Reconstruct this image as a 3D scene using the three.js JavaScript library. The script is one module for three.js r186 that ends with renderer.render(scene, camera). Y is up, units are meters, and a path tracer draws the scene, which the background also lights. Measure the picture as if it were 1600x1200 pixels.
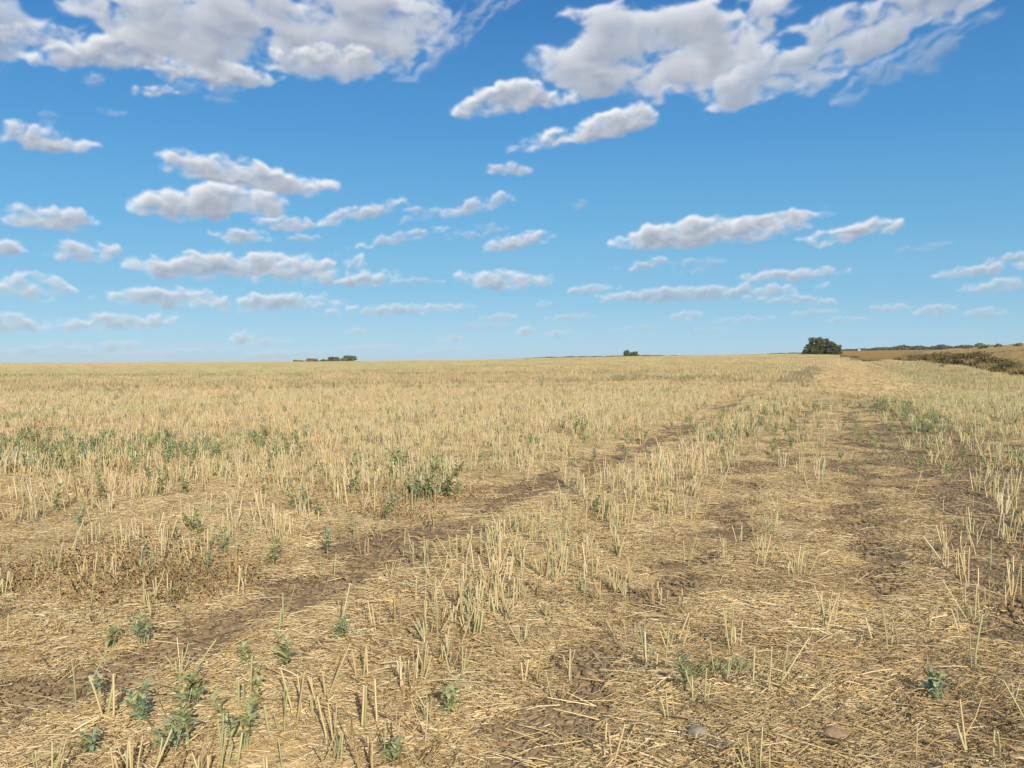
import * as THREE from 'three';
import { mergeGeometries } from 'three/addons/utils/BufferGeometryUtils.js';

// ------------------------------------------------------------------ camera, sun, exposure
const EXPOSURE = 1.1, EYE = 1.6;
const SUN_EL = 26, SUN_AZ = 163;                       // azimuth clockwise from the view direction: behind the right shoulder
const scene = new THREE.Scene();
const camera = new THREE.PerspectiveCamera(43.6, 4 / 3, 0.1, 20000);
camera.position.set(0, EYE, 0);
camera.rotation.x = -Math.atan(36 / 1500);
const renderer = new THREE.WebGLRenderer({ antialias: true });
renderer.setSize(1024, 768);
renderer.toneMapping = THREE.LinearToneMapping;
renderer.toneMappingExposure = EXPOSURE;
renderer.shadowMap.enabled = true;
const rad = Math.PI / 180;
const sunDir = new THREE.Vector3(Math.sin(SUN_AZ * rad) * Math.cos(SUN_EL * rad), Math.sin(SUN_EL * rad), -Math.cos(SUN_AZ * rad) * Math.cos(SUN_EL * rad));
const sun = new THREE.DirectionalLight(new THREE.Color(1, 0.89, 0.73), 4.8);
sun.position.copy(sunDir).multiplyScalar(120);
sun.target.position.set(0, 0, -20);
sun.castShadow = true;
sun.shadow.radius = 1;
sun.shadow.mapSize.set(4096, 4096);
Object.assign(sun.shadow.camera, { left: -60, right: 60, top: 60, bottom: -60, near: 1, far: 400 });
scene.add(sun, sun.target);

// ------------------------------------------------------------------ noise
function mulberry(a) { return () => { a |= 0; a = a + 0x6D2B79F5 | 0; let t = Math.imul(a ^ a >>> 15, 1 | a); t = t + Math.imul(t ^ t >>> 7, 61 | t) ^ t; return ((t ^ t >>> 14) >>> 0) / 4294967296; }; }
const GX = new Float32Array(4096), GY = new Float32Array(4096), PERM = new Uint16Array(8192);
{
  const r = mulberry(77), p = [];
  for (let i = 0; i < 4096; i++) { const a = r() * Math.PI * 2; GX[i] = Math.cos(a); GY[i] = Math.sin(a); p.push(i); }
  for (let i = 4095; i > 0; i--) { const j = Math.floor(r() * (i + 1)); [p[i], p[j]] = [p[j], p[i]]; }
  for (let i = 0; i < 8192; i++) PERM[i] = p[i & 4095];
}
function noise(x, y) {                                 // gradient noise, about -0.7 .. 0.7
  const xi = Math.floor(x), yi = Math.floor(y), fx = x - xi, fy = y - yi, X = xi & 4095, Y = yi & 4095, X1 = (X + 1) & 4095, Y1 = (Y + 1) & 4095;
  const u = fx * fx * fx * (fx * (fx * 6 - 15) + 10), v = fy * fy * fy * (fy * (fy * 6 - 15) + 10);
  const a = PERM[PERM[X] + Y], b = PERM[PERM[X1] + Y], c = PERM[PERM[X] + Y1], d = PERM[PERM[X1] + Y1];
  const n0 = GX[a] * fx + GY[a] * fy, n1 = GX[b] * (fx - 1) + GY[b] * fy, n2 = GX[c] * fx + GY[c] * (fy - 1), n3 = GX[d] * (fx - 1) + GY[d] * (fy - 1);
  return n0 + u * (n1 - n0) + v * (n2 - n0 + u * (n0 - n1 - n2 + n3));
}
function fbm(x, y, oct) { let s = 0, a = 1; for (let i = 0; i < oct; i++) { s += a * noise(x, y); a *= 0.5; const t = x * 1.6 + y * 1.2 + 17.3; y = y * 1.6 - x * 1.2 + 5.1; x = t; } return s; }
const clamp01 = (v) => v < 0 ? 0 : v > 1 ? 1 : v;
const smooth = (a, b, v) => { const t = clamp01((v - a) / (b - a)); return t * t * (3 - 2 * t); };
const lerp = (a, b, t) => a + (b - a) * t;

// ------------------------------------------------------------------ the sky: clear air and fair-weather clouds, by azimuth and elevation in degrees
// [kind (0 large, 1 small heap, 2 thin wisp), tilt, density, [[azimuth, elevation, half width, half height], ...]]
const CLOUDS = [
  [0, 0, 1, [[-13.74,19.08,7.89,2.25],[-8.64,18.73,3.73,1.91],[-13.75,17.10,4.73,1.06],[-19.64,18.22,4.13,1.14]]],
  [1, -8, 0.95, [[-23.26,16.26,3.61,0.82],[-20.65,16.99,2.36,0.96]]],
  [1, 0, 0.9, [[-17.96,15.88,2.79,0.79],[-15.53,15.80,1.77,0.54]]],
  [1, -3, 0.9, [[-11.04,17.17,2.58,0.67]]],
  [1, -4, 0.7, [[-20.34,14.67,1.21,0.33]]],
  [1, -6, 0.45, [[-26.07,16.81,2.50,0.52]]],
  [2, -40, 0.35, [[-3.59,18.39,2.84,0.94]]],
  [2, 0, 0.3, [[-17.46,14.99,1.74,0.50]]],
  [2, 0, 0.4, [[-23.40,14.96,0.64,0.35]]],
  [2, 0, 0.4, [[-22.33,13.37,0.72,0.17]]],
  [2, 0, 0.25, [[-25.65,12.81,0.46,0.39]]],
  [1, 0, 0.8, [[-26.58,11.75,1.69,0.65],[-24.74,11.40,1.59,0.36]]],
  [1, 6, 0.95, [[-16.62,10.65,3.73,0.84],[-13.07,10.11,3.29,0.57]]],
  [1, -3, 1, [[-18.71,8.65,3.05,0.84],[-15.93,8.99,3.03,1.06]]],
  [1, 0, 0.8, [[-25.71,7.56,2.27,0.67]]],
  [1, 0, 0.75, [[-13.27,7.87,2.00,0.43]]],
  [1, 0, 0.7, [[-15.52,7.04,1.71,0.43]]],
  [1, 0, 0.5, [[-12.19,7.14,0.80,0.22]]],
  [1, 0, 0.75, [[-23.94,5.89,1.77,0.58]]],
  [1, 0, 0.8, [[-27.76,5.84,0.90,0.56]]],
  [1, -14, 0.65, [[-8.76,8.65,2.39,0.51]]],
  [2, -10, 0.5, [[-5.50,8.64,1.06,0.48]]],
  [1, -14, 0.6, [[-2.21,9.12,2.05,0.48]]],
  [1, 0, 0.6, [[-0.19,11.21,1.29,0.40]]],
  [1, -12, 0.5, [[-6.63,7.22,2.49,0.33]]],
  [2, -12, 0.45, [[-1.98,7.71,1.60,0.33]]],
  [1, -10, 0.75, [[0.30,7.04,1.98,0.52]]],
  [2, -10, 0.3, [[4.18,9.17,0.60,0.22]]],
  [1, -2, 0.9, [[-18.39,5.30,3.42,0.79],[-15.07,5.61,2.88,0.65]]],
  [1, -7, 1, [[-12.38,5.27,3.38,0.74]]],
  [1, -3, 0.8, [[-9.26,4.80,2.47,0.56]]],
  [2, 0, 0.5, [[-5.70,4.62,1.36,0.30]]],
  [1, 0, 0.85, [[-0.57,4.75,2.67,0.68]]],
  [1, 0, 0.85, [[-19.93,3.54,3.02,0.64]]],
  [1, -3, 0.8, [[-14.01,3.36,3.64,0.55]]],
  [1, -2, 0.6, [[-6.64,3.03,3.98,0.34]]],
  [1, 0, 0.9, [[-26.76,3.87,2.04,0.68]]],
  [1, -4, 0.7, [[-22.43,2.08,2.99,0.49]]],
  [1, 0, 0.65, [[-27.29,2.03,1.40,0.57]]],
  [1, -4, 1, [[12.00,7.48,5.17,0.80],[9.62,7.24,2.57,0.62]]],
  [1, -5, 0.8, [[15.41,8.05,2.96,0.43]]],
  [1, -9, 0.85, [[19.67,7.20,2.65,0.56]]],
  [1, -2, 0.75, [[16.13,4.93,2.50,0.43]]],
  [1, -10, 0.55, [[7.95,5.68,1.34,0.30]]],
  [2, -3, 0.4, [[10.73,5.52,1.68,0.37]]],
  [1, -2, 0.6, [[11.65,3.95,5.36,0.44],[9.44,3.83,2.94,0.34]]],
  [1, 3, 0.5, [[16.14,3.47,2.43,0.29]]],
  [1, -4, 0.6, [[4.64,4.21,1.59,0.30]]],
  [1, -4, 0.5, [[27.35,5.40,1.25,0.33]]],
  [1, -5, 0.7, [[25.74,4.79,2.12,0.31]]],
  [1, -4, 0.6, [[26.97,4.00,1.90,0.37]]],
  [2, -3, 0.35, [[23.04,6.18,1.40,0.21]]],
  [0, -6, 1, [[6.97,18.13,4.61,2.26],[10.68,17.05,4.32,1.94],[4.73,16.83,2.06,1.16]]],
  [0, -16, 0.9, [[13.02,18.80,3.89,1.88],[10.13,16.13,3.27,0.88]]],
  [0, -16, 0.8, [[15.88,16.28,4.45,1.39],[19.31,17.45,4.90,1.44],[23.56,18.39,2.80,0.92]]],
  [2, -20, 0.35, [[22.30,16.01,3.48,0.96]]],
  [1, -8, 0.9, [[-1.14,14.97,2.20,0.84],[0.19,15.67,1.33,0.56],[2.28,15.07,1.97,0.49]]],
  [1, -10, 1, [[3.98,13.17,3.46,0.61],[6.80,13.75,1.72,0.84]]],
  [2, -20, 0.3, [[-1.14,19.93,2.27,0.33]]],
  [1, -3, 0.7, [[-15.63,1.36,0.74,0.40]]],
  [1, -3, 0.45, [[-0.76,2.55,1.17,0.26]]],
  [1, -3, 0.6, [[0.76,1.75,0.63,0.31]]],
  [1, -3, 0.45, [[-9.27,1.66,0.57,0.25]]],
  [1, -3, 0.4, [[2.67,1.64,0.75,0.26]]],
  [1, -3, 0.35, [[-3.62,1.29,0.71,0.21]]],
  [1, -3, 0.5, [[10.26,2.59,0.97,0.30]]],
  [1, -3, 0.5, [[21.44,2.91,1.01,0.24]]],
  [1, -3, 0.5, [[23.72,2.76,1.12,0.28]]],
  [1, -3, 0.45, [[26.22,2.60,0.94,0.23]]],
  [1, -3, 0.4, [[1.91,3.39,0.46,0.20]]],
  [1, -3, 0.3, [[13.48,2.37,1.58,0.20]]],
  [1, -3, 0.3, [[3.62,2.59,1.42,0.20]]],
  [1, -3, 0.3, [[19.10,2.31,1.12,0.19]]],
  [1, -3, 0.35, [[-26.25,0.62,2.41,0.23]]],
  [1, -3, 0.35, [[-22.28,0.81,1.64,0.29]]],
  [1, -3, 0.3, [[-19.96,0.47,1.88,0.19]]],
  [1, -3, 0.3, [[-14.21,1.07,1.19,0.20]]],
  [1, -3, 0.25, [[-13.49,0.41,2.41,0.20]]],
  [1, -3, 0.25, [[-8.71,0.72,2.06,0.20]]],
  [1, -3, 0.25, [[-4.19,0.61,1.67,0.15]]],
  [1, -3, 0.2, [[5.71,0.91,2.07,0.15]]],
  [1, -3, 0.25, [[7.59,1.93,1.64,0.15]]],
  [1, -3, 0.3, [[-1.53,2.13,1.26,0.15]]],
  [1, -3, 0.25, [[-21.63,0.39,1.47,0.14]]],
  [1, -3, 0.3, [[-17.56,0.58,1.54,0.15]]],
  [1, -3, 0.2, [[11.66,1.83,1.20,0.15]]],
  [1, -3, 0.35, [[17.37,2.73,1.14,0.20]]],
];
function makeSky() {
  const W = 4096, H = 2048, data = new Float32Array(W * H * 4), r = mulberry(5);
  const all = CLOUDS.map((c) => c);
  for (let i = 0; i < 330; i++) {                      // the same sky goes on outside the frame
    const el = 1.5 + 62 * Math.pow(r(), 1.7), az = r() * 360 - 180;
    if (Math.abs(az) < 33 && el < 25) continue;
    const h = (0.35 + 0.11 * el * (0.5 + r())) * (0.7 + 0.6 * r()), w = h * (2.2 + 2.4 * r()), bl = [[az, el, w, h]];
    for (let k = 0, n = 1 + Math.floor(r() * 3); k < n; k++) bl.push([az + (r() - 0.5) * w * 1.5, el + (r() - 0.5) * h * 0.8, w * (0.4 + 0.3 * r()), h * (0.6 + 0.4 * r())]);
    all.push([el > 13 ? 0 : r() < 0.2 ? 2 : 1, -8 + r() * 8, el < 4 ? 0.4 + 0.3 * r() : 0.6 + 0.4 * r(), bl]);
  }
  // [elevation, r, g, b] of the clear air
  const AIR = [[0, 0.475, 0.685, 0.81], [1.5, 0.40, 0.65, 0.805], [4, 0.265, 0.555, 0.785], [8, 0.165, 0.45, 0.745], [13, 0.096, 0.335, 0.675], [20, 0.052, 0.215, 0.525], [40, 0.04, 0.16, 0.42], [90, 0.035, 0.14, 0.38]];
  const col = [0, 0, 0];
  for (let j = 0; j < H; j++) {
    const el = (j + 0.5) / H * 180 - 90, e = Math.max(el, 0);
    let k = 0; while (k < AIR.length - 2 && AIR[k + 1][0] < e) k++;
    const t = (e - AIR[k][0]) / (AIR[k + 1][0] - AIR[k][0]);
    for (let c = 0; c < 3; c++) col[c] = lerp(AIR[k][c + 1], AIR[k + 1][c + 1], t);
    for (let i = 0; i < W; i++) {
      const az = (i + 0.5) / W * 360 - 90, d = Math.cos((az - (SUN_AZ + 180)) * rad);   // a little paler opposite the sun and round it, as clear air is
      const f = 1 + 0.10 * (d * d - 0.75) - 0.03 * Math.sin(az * rad), o = (j * W + i) * 4;
      data[o] = col[0] * f; data[o + 1] = col[1] * f; data[o + 2] = col[2] * f; data[o + 3] = 1;
    }
  }
  all.sort((a, b) => Math.min(...a[3].map((q) => q[1])) - Math.min(...b[3].map((q) => q[1])));
  all.forEach(([kind, tilt, dens, blobs], n) => {
    let a0 = 1e9, a1 = -1e9, e0 = 1e9, e1 = -1e9, hm = 0;
    for (const [a, e, w, h] of blobs) { const g = 1.75; a0 = Math.min(a0, a - w * g); a1 = Math.max(a1, a + w * g); e0 = Math.min(e0, e - h * g - w * 0.25); e1 = Math.max(e1, e + h * g + w * 0.25); hm = Math.max(hm, h); }
    if (e1 > 88) return;
    const px = 360 / W, i0 = Math.floor((a0 + 90) / px), i1 = Math.ceil((a1 + 90) / px), j0 = Math.max(H / 2, Math.floor((e0 + 90) / px)), j1 = Math.ceil((e1 + 90) / px);
    const w_ = i1 - i0 + 1, h_ = j1 - j0 + 1, D = new Float32Array(w_ * h_);
    const seen = a0 < 34 && a1 > -34 && e0 < 26, oct = !seen ? 4 : hm / px < 12 ? 5 : hm / px < 30 ? 6 : 7, sz = Math.max(Math.pow(hm, 0.75), 0.25), ta = Math.tan(tilt * rad), sx = kind === 2 ? 0.45 : kind === 0 && tilt < -8 ? 0.42 : 0.6;
    for (let j = 0; j < h_; j++) for (let i = 0; i < w_; i++) {
      let az = (i0 + i + 0.5) * px - 90, el = (j0 + j + 0.5) * px - 90;
      const ox = n * 37.7, oy = n * 11.3;
      let near = false;
      for (const [a, e, w, h] of blobs) { const u = (az - a) / w, v = ((el - e) + (az - a) * ta) / h; if (u * u + v * v < 4.6) { near = true; break; } }
      if (!near) { D[j * w_ + i] = -1; continue; }
      const wx = fbm(az / sz * 0.7 + ox + 9, el / sz * 1.1 + oy, 2), wy = fbm(az / sz * 0.7 + ox, el / sz * 1.1 + oy + 50, 2);
      const nz = fbm((az / sz + wx * 0.5) * sx + ox, ((el + az * ta) / sz + wy * 0.5) * 1.05 + oy, oct);
      let b = 0;
      for (const [a, e, w, h] of blobs) {
        const u = (az - a) / w + wx * 0.22, v = ((el - e) + (az - a) * ta) / h + wy * 0.3, vv = v < 0 ? v * (kind === 1 ? 1.2 : 1.05) : v;
        const q = u * u + vv * vv; if (q < 3.4) b += Math.pow(1 - q / 3.4, 2) * 1.25;
      }
      b = 1 - Math.exp(-b * 1.25);
      D[j * w_ + i] = b - (kind === 0 && tilt < -8 ? 0.52 : 0.46) + nz * (kind === 2 ? 0.75 : kind === 0 ? 0.62 : 0.46) * (0.55 + 0.45 * clamp01(b * 2));
    }
    const at = (i, j) => { i = Math.round(i); j = Math.round(j); return i < 0 || j < 0 || i >= w_ || j >= h_ ? 0 : Math.max(0, D[j * w_ + i]); };
    for (let j = 0; j < h_; j++) for (let i = 0; i < w_; i++) {
      const d = D[j * w_ + i]; if (d <= -0.12) continue;
      const low = (j0 + j) * px - 90;
      const wisp = d + 0.16 * fbm((i0 + i) * 0.11 + (j0 + j) * 0.02, (j0 + j) * 0.16, 3);
      let alpha = kind === 2 ? smooth(-0.02, 0.55, d) * dens * 0.95 : (1 - Math.exp(-Math.max(0, d + 0.06) * (kind === 0 ? 5.0 : 5.5))) * smooth(-0.05, 0.32, wisp) * Math.min(1, 0.25 + dens * 0.85);
      // light comes over the cloud from the sun's side; it fades with the depth of cloud it has passed
      let occ = 0;
      const st = hm / px;
      for (let k = 1; k <= 7; k++) { const s = st * (0.05 + 0.12 * k) * (kind === 0 ? 0.6 : 0.95); occ += at(i - s * 0.45, j + s) * (k < 3 ? 1.5 : 1); }
      const edge = Math.exp(-occ * (kind === 0 ? 0.8 : 1.0)), core = Math.exp(-d * (kind === 0 ? 3.6 : 2.6));
      let rel = 0; for (let k = 1; k <= 4; k++) rel += Math.max(d, 0) - at(i - st * 0.05 * k, j + st * 0.085 * k);
      rel = clamp01(0.5 + rel * (kind === 0 ? 0.55 : 0.7));  // puffs turned to the light and away from it
      const lit = clamp01(kind === 0 ? 0.44 * edge + 0.60 * core + 0.34 * rel - 0.08 : 0.74 * edge + 0.34 * core + 0.36 * rel - 0.12);
      const far = 1 - smooth(0, 9, low);
      const cr = lerp(0.33, 0.97, lit), cg = lerp(0.38, 0.975, lit), cb = lerp(0.475, 0.99, lit);
      const ii = ((i0 + i) % W + W) % W, o = ((j0 + j) * W + ii) * 4;
      const hz = far * 0.3;
      data[o] = lerp(data[o], lerp(cr, data[o] * 1.12, hz), alpha); data[o + 1] = lerp(data[o + 1], lerp(cg, data[o + 1] * 1.03, hz), alpha); data[o + 2] = lerp(data[o + 2], lerp(cb, data[o + 2], hz), alpha);
    }
  });
  for (let i = 0; i < data.length; i++) if ((i & 3) !== 3) data[i] /= EXPOSURE;
  const t = new THREE.DataTexture(data, W, H, THREE.RGBAFormat, THREE.FloatType);
  t.mapping = THREE.EquirectangularReflectionMapping; t.magFilter = t.minFilter = THREE.LinearFilter; t.needsUpdate = true;
  return t;
}
scene.background = scene.environment = makeSky();

// ------------------------------------------------------------------ mesh building
class MB {                                             // collects tubes, blades and leaves, then gives ONE geometry
  constructor() { this.p = []; this.n = []; this.c = []; this.i = []; }
  get count() { return this.p.length / 3; }
  vert(x, y, z, nx, ny, nz, c) { this.p.push(x, y, z); this.n.push(nx, ny, nz); this.c.push(c[0], c[1], c[2]); return this.p.length / 3 - 1; }
  tube(pts, radii, sides, colA, colB, cap) {           // pts: [[x,y,z], ...]; colour goes from colA to colB
    const P = pts.map((q) => new THREE.Vector3(...q)), T = new THREE.Vector3(), U = new THREE.Vector3(), V = new THREE.Vector3(), N = new THREE.Vector3();
    let prev = -1;
    for (let k = 0; k < P.length; k++) {
      T.subVectors(P[Math.min(k + 1, P.length - 1)], P[Math.max(k - 1, 0)]).normalize();
      if (k === 0 || Math.abs(U.dot(T)) > 0.95) U.set(Math.abs(T.y) < 0.9 ? 0 : 1, Math.abs(T.y) < 0.9 ? 1 : 0, 0);
      U.addScaledVector(T, -U.dot(T)).normalize(); V.crossVectors(T, U);
      const t = k / (P.length - 1), c = [0, 1, 2].map((j) => lerp(colA[j], colB[j], t)), first = this.count;
      for (let s = 0; s < sides; s++) {
        const a = s / sides * Math.PI * 2; N.copy(U).multiplyScalar(Math.cos(a)).addScaledVector(V, Math.sin(a));
        this.vert(P[k].x + N.x * radii[k], P[k].y + N.y * radii[k], P[k].z + N.z * radii[k], N.x, N.y, N.z, c);
      }
      if (prev >= 0) for (let s = 0; s < sides; s++) { const q = (s + 1) % sides; this.i.push(prev + s, prev + q, first + s, prev + q, first + q, first + s); }
      prev = first;
    }
    if (cap) { const first = this.count; for (let s = 0; s < sides; s++) { const o = (prev + s) * 3; this.vert(this.p[o], this.p[o + 1], this.p[o + 2], T.x, T.y, T.z, cap); } for (let s = 1; s < sides - 1; s++) this.i.push(first, first + s, first + s + 1); }
    return this;
  }
  leaf(base, dir, up, len, wid, curl, col, segs, wave = 0) {  // a folded leaf along dir, bending away from up
    const d = new THREE.Vector3(...dir).normalize(), u = new THREE.Vector3(...up); u.addScaledVector(d, -u.dot(d)).normalize();
    const s = new THREE.Vector3().crossVectors(d, u), at = new THREE.Vector3(...base), first = this.count, D = new THREE.Vector3(), N = new THREE.Vector3(), L = new THREE.Vector3();
    for (let k = 0; k <= segs; k++) {
      const t = k / segs, a = curl * t, w = wid * Math.pow(Math.sin(Math.PI * Math.min(1, 0.1 + t * 0.92)), 0.75) * (1 + wave * Math.sin(t * 17)) * 0.5;
      D.copy(d).multiplyScalar(Math.cos(a)).addScaledVector(u, -Math.sin(a)); N.copy(u).multiplyScalar(Math.cos(a)).addScaledVector(d, Math.sin(a));
      for (const q of [-1, 0, 1]) {
        L.copy(at).addScaledVector(s, q * w).addScaledVector(N, Math.abs(q) * w * 0.35);
        const nx = N.x - q * s.x * 0.35, ny = N.y - q * s.y * 0.35, nz = N.z - q * s.z * 0.35, f = q === 0 ? 1.25 : 1;
        this.vert(L.x, L.y, L.z, nx, ny, nz, [col[0] * f, col[1] * f, col[2] * f]);
      }
      at.addScaledVector(D, len / segs);
    }
    for (let k = 0; k < segs; k++) for (const q of [0, 1]) { const a = first + k * 3 + q; this.i.push(a, a + 1, a + 3, a + 1, a + 4, a + 3); }
    return this;
  }
  quad(x, y, z, ax, ay, az, bx, by, bz, n, c) {        // a flat bit of leaf: centre, two half axes
    const f = this.count;
    for (const [s, t] of [[-1, -1], [1, -1], [1, 1], [-1, 1]]) this.vert(x + ax * s + bx * t, y + ay * s + by * t, z + az * s + bz * t, n[0], n[1], n[2], c);
    this.i.push(f, f + 1, f + 2, f, f + 2, f + 3);
  }
  geo() {
    const g = new THREE.BufferGeometry();
    g.setAttribute('position', new THREE.Float32BufferAttribute(this.p, 3)); g.setAttribute('normal', new THREE.Float32BufferAttribute(this.n, 3)); g.setAttribute('color', new THREE.Float32BufferAttribute(this.c, 3)); g.setIndex(this.i);
    return g;
  }
}
const names = {};
function numbered(name) { const n = names[name] = (names[name] ?? -1) + 1; return n ? name + '_' + String(n).padStart(3, '0') : name; }
function thing(name, label, category, [x, y, z], turn = 0, group) {
  const o = new THREE.Group(); o.name = numbered(name); scene.add(o); o.position.set(x, y, z); o.rotation.y = turn;
  o.userData = { label, category }; if (group) o.userData.group = group;
  return o;
}
function part(name, geo, mat, parent) { const m = new THREE.Mesh(geo, mat); m.name = name; m.castShadow = m.receiveShadow = true; parent.add(m); return m; }
function stuff(name, geo, mat, mats, cols, label, category) {   // what nobody could count: one instanced object
  const m = new THREE.InstancedMesh(geo, mat, mats.length); m.name = numbered(name); m.castShadow = m.receiveShadow = true;
  const c = new THREE.Color();
  mats.forEach((q, k) => { m.setMatrixAt(k, q); const s = cols[k]; m.setColorAt(k, c.setRGB(s[0], s[1], s[2])); });
  m.userData = { kind: 'stuff', label, category }; scene.add(m);
  return m;
}
const mat = (rough, extra) => new THREE.MeshStandardMaterial({ vertexColors: true, roughness: rough, side: THREE.DoubleSide, ...extra });
const M_STRAW = mat(0.62), M_STALK = mat(0.55), M_LEAF = mat(0.5), M_TWIG = mat(0.9), M_CROWN = mat(0.8), M_BARK = mat(0.95);

// ------------------------------------------------------------------ the lie of the land
// columns: tangent of the bearing, then [distance ahead, height] along it
const LAND = [
  [-0.85, [[30, 0], [380, 0.5], [900, -3], [6000, -60]]],
  [-0.533, [[30, 0], [380, 0.7], [900, -2], [6000, -60]]],
  [-0.267, [[30, 0], [380, 1.0], [900, -2], [6000, -60]]],
  [-0.067, [[30, 0], [380, 1.7], [900, 0], [1200, -1], [6000, -60]]],
  [0.067, [[30, 0], [380, 2.85], [900, 2], [1200, 2.5], [6000, -60]]],
  [0.133, [[30, 0], [380, 3.35], [900, 3], [1200, 4], [6000, -60]]],
  [0.3, [[30, 0], [100, 0.6], [380, 4.35], [900, 6], [1200, 7], [6000, -50]]],
  [0.3367, [[30, 0], [100, 0.5], [335, 3.7], [345, 3.4], [400, 3.2], [900, 11.0], [1500, 11], [6000, -30]]],
  [0.36, [[40, 0], [95, 0.1], [185, 0.95], [258, 1.75], [268, 1.2], [400, 2.9], [900, 11.2], [1500, 12], [6000, -30]]],
  [0.40, [[60, 0], [95, 0.1], [126, 0.9], [185, 1.9], [195, 1.3], [400, 3.3], [900, 11.8], [1500, 13], [6000, -30]]],
  [0.4333, [[60, 0], [95, 0.2], [150, 1.65], [158, 1.0], [260, 3.0], [450, 6.5], [900, 12], [1500, 13], [6000, -30]]],
  [0.4667, [[60, 0], [126, 1.1], [134, 0.6], [250, 3.6], [480, 8.0], [900, 12.4], [1500, 13], [6000, -30]]],
  [0.533, [[60, 0], [95, 0.1], [103, -0.3], [200, 4.0], [480, 9.8], [900, 16], [1500, 17], [6000, -20]]],
  [0.9, [[40, 0], [60, 0], [66, -0.4], [200, 5.0], [480, 10.5], [900, 18], [1500, 19], [6000, -20]]],
];
function profile(p, d) { if (d <= p[0][0]) return p[0][1]; for (let k = 1; k < p.length; k++) if (d <= p[k][0]) return lerp(p[k - 1][1], p[k][1], (d - p[k - 1][0]) / (p[k][0] - p[k - 1][0])); return p[p.length - 1][1]; }
function landAt(x, z) {
  const d = Math.max(-z, Math.abs(x) / 0.9, 0.01), t = z < 0 ? x / Math.max(-z, Math.abs(x) / 0.9) : Math.sign(x) * 0.85;
  let k = 0; while (k < LAND.length - 2 && LAND[k + 1][0] < t) k++;
  const u = clamp01((t - LAND[k][0]) / (LAND[k + 1][0] - LAND[k][0]));
  return lerp(profile(LAND[k][1], d), profile(LAND[k + 1][1], d), u * u * (3 - 2 * u) * 0.5 + u * 0.5);
}
// seed rows run along the field, 18.8 degrees right of straight ahead; s is measured across them (right is positive), t along them
const ROW = 18.8 * rad, CR = Math.cos(ROW), SR = Math.sin(ROW);
const across = (x, z) => x * CR + z * SR, along = (x, z) => x * SR - z * CR;
const lane = (s, c, w) => Math.exp(-Math.pow((s - c) / w, 2));
const wheel = (s, t) => { const k = 0.14 * noise(t * 0.16, 3); return 1.45 * lane(s - k, -3.5, 0.46) + 0.95 * lane(s + k, -1.25 + 0.012 * t, 0.34) + 0.9 * lane(s - k, 0.15 + 0.01 * t, 0.42) * smooth(4.5, 9, t); };
const right = (s) => smooth(0.5, 1.3, s) * smooth(4.0, 2.6, s);
function heightAt(x, z) {
  const d = Math.hypot(x, z); let h = landAt(x, z);
  if (d < 60) {
    const s = across(x, z), t = along(x, z), f = 1 - smooth(35, 60, d);
    h += f * (0.035 * noise(x * 0.35, z * 0.35) + 0.03 * noise(x * 1.3 + 7, z * 1.3) + 0.022 * noise(x * 3.3, z * 3.3) - 0.03 * Math.min(1, wheel(s, t)));
  }
  return h;
}
// 0 = litter covers the soil, 1 = bare soil
function bare(x, z) {
  const s = across(x, z), t = along(x, z);
  const n = 0.50 * fbm(s * 0.9 + 3, t * 0.36, 3) + 0.74 * fbm(s * 2.4, t * 1.15, 3), d = Math.hypot(x, z), far = 1 - 0.4 * smooth(14, 40, d);
  const base = 0.52 * far * Math.min(1.4, wheel(s, t)) + 0.66 * far * right(s) * smooth(3.4, 6.2, t) + 0.10 * Math.exp(-Math.pow((s + 0.2) / 1.8, 2)) - 0.12 * smooth(-3.9, -6, s) - 0.10 * lane(s, -2.3, 0.5) + 0.8 * Math.exp(-Math.pow((x + 9.5) / 2.6, 2) - Math.pow((z + 18.5) / 1.8, 2));
  return smooth(0.32, 0.58, base + n * 1.0 + 0.12 + 0.05 * smooth(-2, 1, s));
}
const edgeX = (z) => 50.7 + 66 * (-95 - z) / 255;       // the right edge of the field

// ------------------------------------------------------------------ the ground: one sheet to the horizon
function soilTexture() {
  const N = 1024, d = new Uint8Array(N * N * 4), r = mulberry(11), v = new Float32Array(N * N);
  const tile = (x, y, f) => { const a = x / N * Math.PI * 2, b = y / N * Math.PI * 2; return noise(Math.cos(a) * f + 31, Math.sin(a) * f + Math.cos(b) * f * 1.3) + noise(Math.sin(b) * f * 1.2 + 9, Math.cos(a + 1) * f); };
  for (let j = 0; j < N; j++) for (let i = 0; i < N; i++) v[j * N + i] = 0.74 + 0.07 * tile(i, j, 3) + 0.06 * tile(i, j, 11) + 0.07 * (r() - 0.5);
  for (let k = 0; k < 5200; k++) {                     // chopped straw pressed into the soil, and small clods
    const x = r() * N, y = r() * N, a = r() * Math.PI, l = 6 + r() * 34, g = r() < 0.6 ? 0.10 + 0.2 * r() : -0.10 - 0.16 * r();
    for (let q = 0; q < l; q += 0.7) { const o = ((Math.floor(y + Math.sin(a) * q) + N) % N) * N + (Math.floor(x + Math.cos(a) * q) + N) % N; v[o] += (g - (v[o] - 0.74) * 0.4) * 0.8; }
  }
  for (let o = 0; o < N * N; o++) { const c = clamp01(v[o]) * 255; d[o * 4] = c; d[o * 4 + 1] = c; d[o * 4 + 2] = c; d[o * 4 + 3] = 255; }
  const t = new THREE.DataTexture(d, N, N); t.wrapS = t.wrapT = THREE.RepeatWrapping; t.magFilter = THREE.LinearFilter; t.minFilter = THREE.LinearMipmapLinearFilter; t.generateMipmaps = true; t.needsUpdate = true;
  return t;
}
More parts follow.
